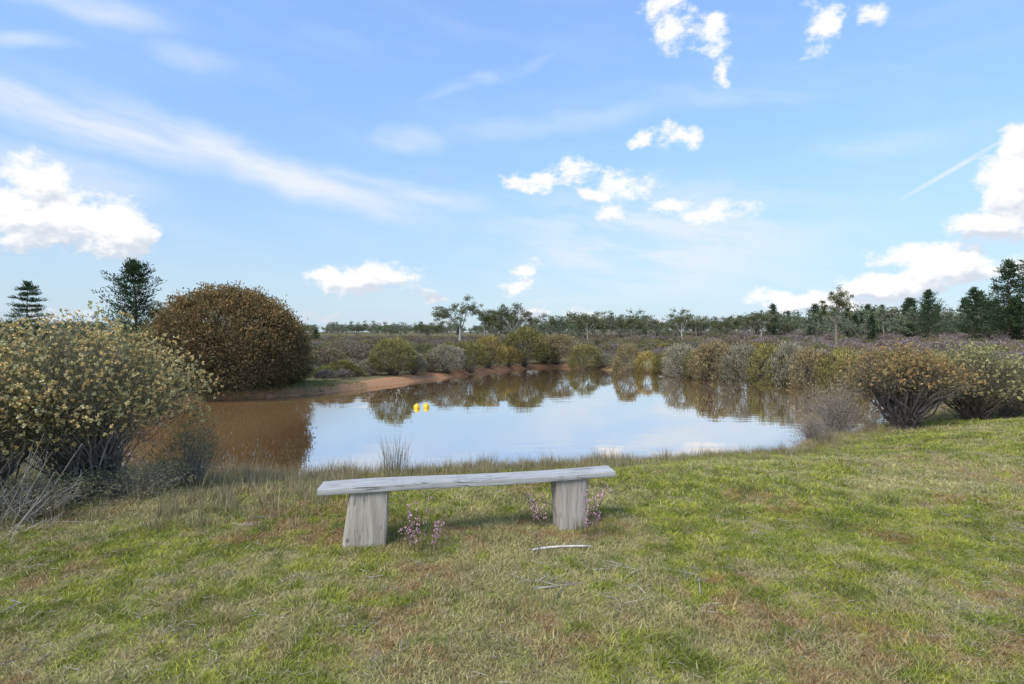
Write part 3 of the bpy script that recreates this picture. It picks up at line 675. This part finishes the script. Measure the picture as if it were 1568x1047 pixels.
bench.location = (-.30, 4.56, 0); bench.rotation_euler = (0, 0, ang)
def prism(name, sect, path, mat):
    bm_ = bmesh.new(); rings = []
    for t in path:
        rings.append([bm_.verts.new(p) for p in sect(t)])
    k = len(rings[0])
    for a, b in zip(rings[:-1], rings[1:]):
        for i in range(k): bm_.faces.new((a[i], a[(i + 1) % k], b[(i + 1) % k], b[i]))
    bm_.faces.new(rings[0][::-1]); bm_.faces.new(rings[-1])
    bmesh.ops.recalc_face_normals(bm_, faces=bm_.faces)
    me = bpy.data.meshes.new(name); bm_.to_mesh(me); bm_.free(); me.materials.append(mat)
    for p in me.polygons: p.use_smooth = len(p.vertices) == 4
    me.set_sharp_from_angle(angle=math.radians(38))
    return link(name, me, parent=bench)
def rrect(w, h, rad, per=4, seg=5):
    pts = []
    for cx, cy, a0 in ((w/2-rad, h/2-rad, 0), (-w/2+rad, h/2-rad, 90), (-w/2+rad, -h/2+rad, 180), (w/2-rad, -h/2+rad, 270)):
        for i in range(per):
            a = math.radians(a0 + 90 * i / (per - 1)); pts.append((cx + rad * math.cos(a), cy + rad * math.sin(a)))
    out = []
    for i in range(len(pts)):
        p, q = pts[i], pts[(i + 1) % len(pts)]; l = math.dist(p, q); m = seg if l > .1 else 1
        for j in range(m): out.append((p[0] + (q[0] - p[0]) * j / m, p[1] + (q[1] - p[1]) * j / m))
    return out
LEN = 2.36
def seat(t):
    x = (t - .5) * LEN; w = .225 + .012 * math.sin(t * 9) - .01 * t; h = .05 + .004 * math.sin(t * 5)
    zc = .425 + .006 * math.sin(t * 6.2) - .008 * math.exp(-((t - .5) / .25) ** 2)
    rg = rrect(w, h, .007)
    return [(x + (0.012 * py / .1 if t in (0, 1) else 0), py + .006 * math.sin(t * 13 + (1 if py > 0 else 3)), zc + pz) for py, pz in rg]
prism('seat', seat, [0, .004] + list(np.linspace(.03, .97, 30)) + [.996, 1], PW)
def legf(cx, wt, wb, th, shift, sd):
    def f(t):
        z = -.08 + t * (.3985 + .08) ; k = 1 - t; w = wt + (wb - wt) * k; rg = rrect(w, th * (1 + .08 * k), .028, 5, 6); out = []
        for i, (px, py) in enumerate(rg):
            nn = 1 + .035 * math.sin(i * 2.1 + sd) * math.cos(i * .7 + sd) + .012 * math.sin(z * 14 + i * .9 + sd)
            out.append((cx + shift * k + px * nn, py * nn, z + (.004 * math.sin(i * 1.3 + sd) if t == 1 else 0)))
        return out
    return f
T = list(np.linspace(0, 1, 16))
prism('leg_1', legf(-.82, .29, .325, .20, -.045, 1.), T, LW)
prism('leg_2', legf(.80, .285, .245, .17, .01, 2.4), T, LW)

# ------------------------------------------------------------------ buoys
def buoy(u, v):
    x, y = gp(u, v, WZ); m = bpy.data.materials.get('buoy_plastic')
    if not m:
        m, nt = newmat('buoy_plastic'); tc = N(nt, 'ShaderNodeTexCoord')
        c = mixc(nt, noise(nt, tc.outputs['Object'], 12, 3), (.85, .52, .01), (.75, .42, .01))
        p = N(nt, 'ShaderNodeBsdfPrincipled', i={'Roughness': .35}); nt.links.new(c, p.inputs['Base Color'])
        o = N(nt, 'ShaderNodeOutputMaterial'); nt.links.new(p.outputs[0], o.inputs[0])
    prof = [(0, -.11), (.05, -.105), (.09, -.07), (.108, -.02), (.112, 0), (.112, .012), (.106, .03), (.088, .07), (.05, .098), (.028, .104), (.026, .125), (.012, .135), (0, .136)]
    mb = MB(); k = 20; V = []
    for rr, z in prof:
        for i in range(k): a = 6.283 * i / k; V.append((rr * math.cos(a), rr * math.sin(a), z))
    idx = np.arange(len(prof) * k).reshape(-1, k); q = np.stack([idx[:-1], np.roll(idx, -1, 1)[:-1], np.roll(idx, -1, 1)[1:], idx[1:]], -1)
    mb.add(V, q, (1, 1, 1)); link('yellow_buoy', mb.mesh('buoy', [m], True), (x, y, WZ + .03), 0, .8)
buoy(638, 625); buoy(652.5, 624)

# ------------------------------------------------------------------ world
SAZ, SEL = math.radians(-140), math.radians(48)
w = bpy.data.worlds.new('World'); scene.world = w; w.use_nodes = True; nt = w.node_tree; nt.nodes.clear()
w.cycles.sampling_method = 'MANUAL'; w.cycles.sample_map_resolution = 256
sky = N(nt, 'ShaderNodeTexSky', sky_type='NISHITA', sun_disc=False, sun_elevation=SEL, sun_rotation=SAZ % (2 * math.pi), air_density=1.0, dust_density=.5, ozone_density=2.0, altitude=100)
tc = N(nt, 'ShaderNodeTexCoord'); sx = N(nt, 'ShaderNodeSeparateXYZ'); nt.links.new(tc.outputs['Generated'], sx.inputs[0])
az = mth(nt, 'ARCTAN2', sx.outputs[0], sx.outputs[1]); el = mth(nt, 'ARCSINE', sx.outputs[2])
cb = N(nt, 'ShaderNodeCombineXYZ'); nt.links.new(az, cb.inputs[0]); nt.links.new(el, cb.inputs[1]); P0 = cb.outputs[0]
def vm(op, a, b=None, c=None):
    n = nt.nodes.new('ShaderNodeVectorMath'); n.operation = op
    for i, v in enumerate((a, b, c)):
        if v is None: continue
        if isinstance(v, tuple): n.inputs[i].default_value = v
        else: nt.links.new(v, n.inputs[i])
    return n.outputs['Value'] if op == 'LENGTH' else n.outputs[0]
def sph(u, v, ru, rv):
    X = (u - CU) / F0; Z = (HV - v) / F0; a = math.atan(X); e = math.atan(Z / math.hypot(1, X))
    return a, e, ru / F0 / (1 + X * X), rv / F0 / math.hypot(1, X)
BIG = [(60,338,155,60),(170,350,100,50),(65,276,64,48),(557,430,92,30),(1560,285,100,60),(1520,345,105,34),(1580,232,60,48),(1450,412,115,32),(1250,462,120,24),(1350,438,95,26),(1650,300,90,110)]
CUM = [(650,455,28,12),
 (965,285,64,28),(915,298,50,14),(875,268,54,22),(825,280,54,20),(1085,330,66,22),(1035,320,38,20),(1045,212,46,22),(990,214,40,13),(790,438,30,14),(802,418,28,10),(935,328,26,16),
 (1028,62,36,30),(1082,62,44,34),(1015,12,46,24),(1115,112,20,22),(1240,58,32,36),(1320,30,40,26),
 (1380,392,60,22),(100,488,84,34),(490,494,36,16),(575,499,30,11),(815,480,32,16),(900,488,38,14),(690,494,30,16),(985,492,50,9),(1340,485,60,16)]
warpn = N(nt, 'ShaderNodeTexNoise', i={'Scale': 11., 'Detail': 2., 'Roughness': .6}); nt.links.new(tc.outputs['Generated'], warpn.inputs['Vector'])
wc = vm('SUBTRACT', warpn.outputs['Color'], (.5, .5, .5))
PWp = vm('ADD', P0, vm('MULTIPLY', wc, (.10, .06, 0)))
def Ffield(P, lst):
    cur = None
    for u, v, ru, rv in lst:
        a, e, ra, re = sph(u, v, ru, rv)
        l = vm('LENGTH', vm('MULTIPLY_ADD', P, (1 / ra, 1 / re, 0), (-a / ra, -e / re, 0)))
        cur = l if cur is None else mth(nt, 'MINIMUM', cur, l)
    return cur
Fb = Ffield(PWp, BIG); Fc = Ffield(PWp, CUM)
Fh = mth(nt, 'MAXIMUM', mth(nt, 'MULTIPLY_ADD', Fb, -1.9, 1.9), mth(nt, 'SUBTRACT', 1., Fc))
Fu = Ffield(vm('ADD', PWp, (-.005, .018, 0)), BIG)
dirs = vm('MULTIPLY', tc.outputs['Generated'], (1, 1, 1.5))
nA = noise(nt, dirs, 30, 6, .66)
nB = noise(nt, vm('ADD', dirs, (-.006, -.004, .012)), 30, 2, .6)
dens = mth(nt, 'ADD', Fh, mth(nt, 'MULTIPLY', mth(nt, 'SUBTRACT', nA, .5), 2.6))
cum = mrange(nt, dens, -.02, .80)
relief = mth(nt, 'ADD', mth(nt, 'MULTIPLY', mth(nt, 'SUBTRACT', nA, nB), 1.5), mth(nt, 'MULTIPLY', mth(nt, 'SUBTRACT', Fu, Fb), 1.0))
lit = mrange(nt, relief, -.45, .14)
ccol = mixc(nt, lit, (7.0, 7.5, 8.5), (10.2, 10.2, 10.2))
CIR = [(150,195,340,42,8,.85),(420,262,350,36,14,.9),(600,290,220,22,8,.6),(300,90,90,22,0,.35),(750,122,120,12,-16,.45),(630,215,70,24,0,.5),(40,65,110,14,-14,.5),(130,8,210,26,0,.6),
 (1350,222,130,26,4,.3),(1130,150,170,16,9,.3),(1460,258,135,5,-28,.65),(950,455,240,14,-4,.3),(860,190,300,22,-5,.3),(60,260,280,44,5,.6)]
cirr = None
PC = vm('ADD', P0, vm('MULTIPLY', wc, (.08, .03, 0)))
for u, v, ru, rv, an, op in CIR:
    a, e, ra, re = sph(u, v, ru, rv)
    vr = N(nt, 'ShaderNodeVectorRotate', rotation_type='Z_AXIS', i={'Center': (a, e, 0), 'Angle': math.radians(an)}); nt.links.new(PC if an != -28 else P0, vr.inputs[0])
    l = vm('LENGTH', vm('MULTIPLY_ADD', vr.outputs[0], (1 / ra, 1 / re, 0), (-a / ra, -e / re, 0)))
    f = mrange(nt, l, 1.2, .1, 0., op)
    cirr = f if cirr is None else mth(nt, 'MAXIMUM', cirr, f)
vr = N(nt, 'ShaderNodeVectorRotate', rotation_type='Z_AXIS', i={'Angle': math.radians(8)}); nt.links.new(PC, vr.inputs[0])
st = noise(nt, vm('MULTIPLY', vr.outputs[0], (4, 20, 1)), 1.0, 4, .55)
cf = mth(nt, 'MULTIPLY', cirr, mrange(nt, st, .2, .62))
a, e, ra, re = sph(1000, 370, 330, 110)
hz2 = mrange(nt, vm('LENGTH', vm('MULTIPLY_ADD', PWp, (1 / ra, 1 / re, 0), (-a / ra, -e / re, 0))), 1.1, .1, 0., .65)  # pale sky haze, thickened to put more white into the pond's reflection
hz2 = mth(nt, 'MULTIPLY', hz2, mrange(nt, st, .38, .58, .2, 1.))
veil = mth(nt, 'ADD', hz2, mth(nt, 'MULTIPLY', mrange(nt, st, .42, .75), .10))
cf = mth(nt, 'MAXIMUM', cf, veil)
gain = mrange(nt, el, .0, .55, 1.5, 3.0)
sk = N(nt, 'ShaderNodeVectorMath', operation='SCALE'); nt.links.new(sky.outputs[0], sk.inputs[0]); nt.links.new(gain, sk.inputs['Scale'])
sk2 = vm('MULTIPLY', sk.outputs[0], (.90, .97, 1.04))
haze = mrange(nt, el, 0.0, .36, .7, 0.)
c0 = mixc(nt, haze, sk2, (5.4, 7.1, 8.9))
c1 = mixc(nt, cf, c0, (8.9, 9.3, 9.8))
c2 = mixc(nt, cum, c1, ccol)
bg = N(nt, 'ShaderNodeBackground', i={'Strength': .1}); nt.links.new(c2, bg.inputs[0])
o = N(nt, 'ShaderNodeOutputWorld'); nt.links.new(bg.outputs[0], o.inputs[0])

sd = bpy.data.lights.new('sun', 'SUN'); sd.energy = 3.5; sd.angle = math.radians(26); sd.color = (1, .96, .88)
so = bpy.data.objects.new('sun', sd); scene.collection.objects.link(so)
S = Vector((math.sin(SAZ) * math.cos(SEL), math.cos(SAZ) * math.cos(SEL), math.sin(SEL))); so.rotation_euler = S.to_track_quat('Z', 'Y').to_euler(); so.location = S * 50

cam = bpy.data.cameras.new('camera'); co = bpy.data.objects.new('camera', cam); scene.collection.objects.link(co)
cam.lens = 20; cam.sensor_width = 36; cam.clip_end = 6000; cam.clip_start = .05
co.location = (0, 0, CH); co.rotation_euler = (math.radians(90 - .888), 0, 0); scene.camera = co
scene.view_settings.view_transform = 'Standard'; scene.view_settings.look = 'None'; scene.view_settings.exposure = 0
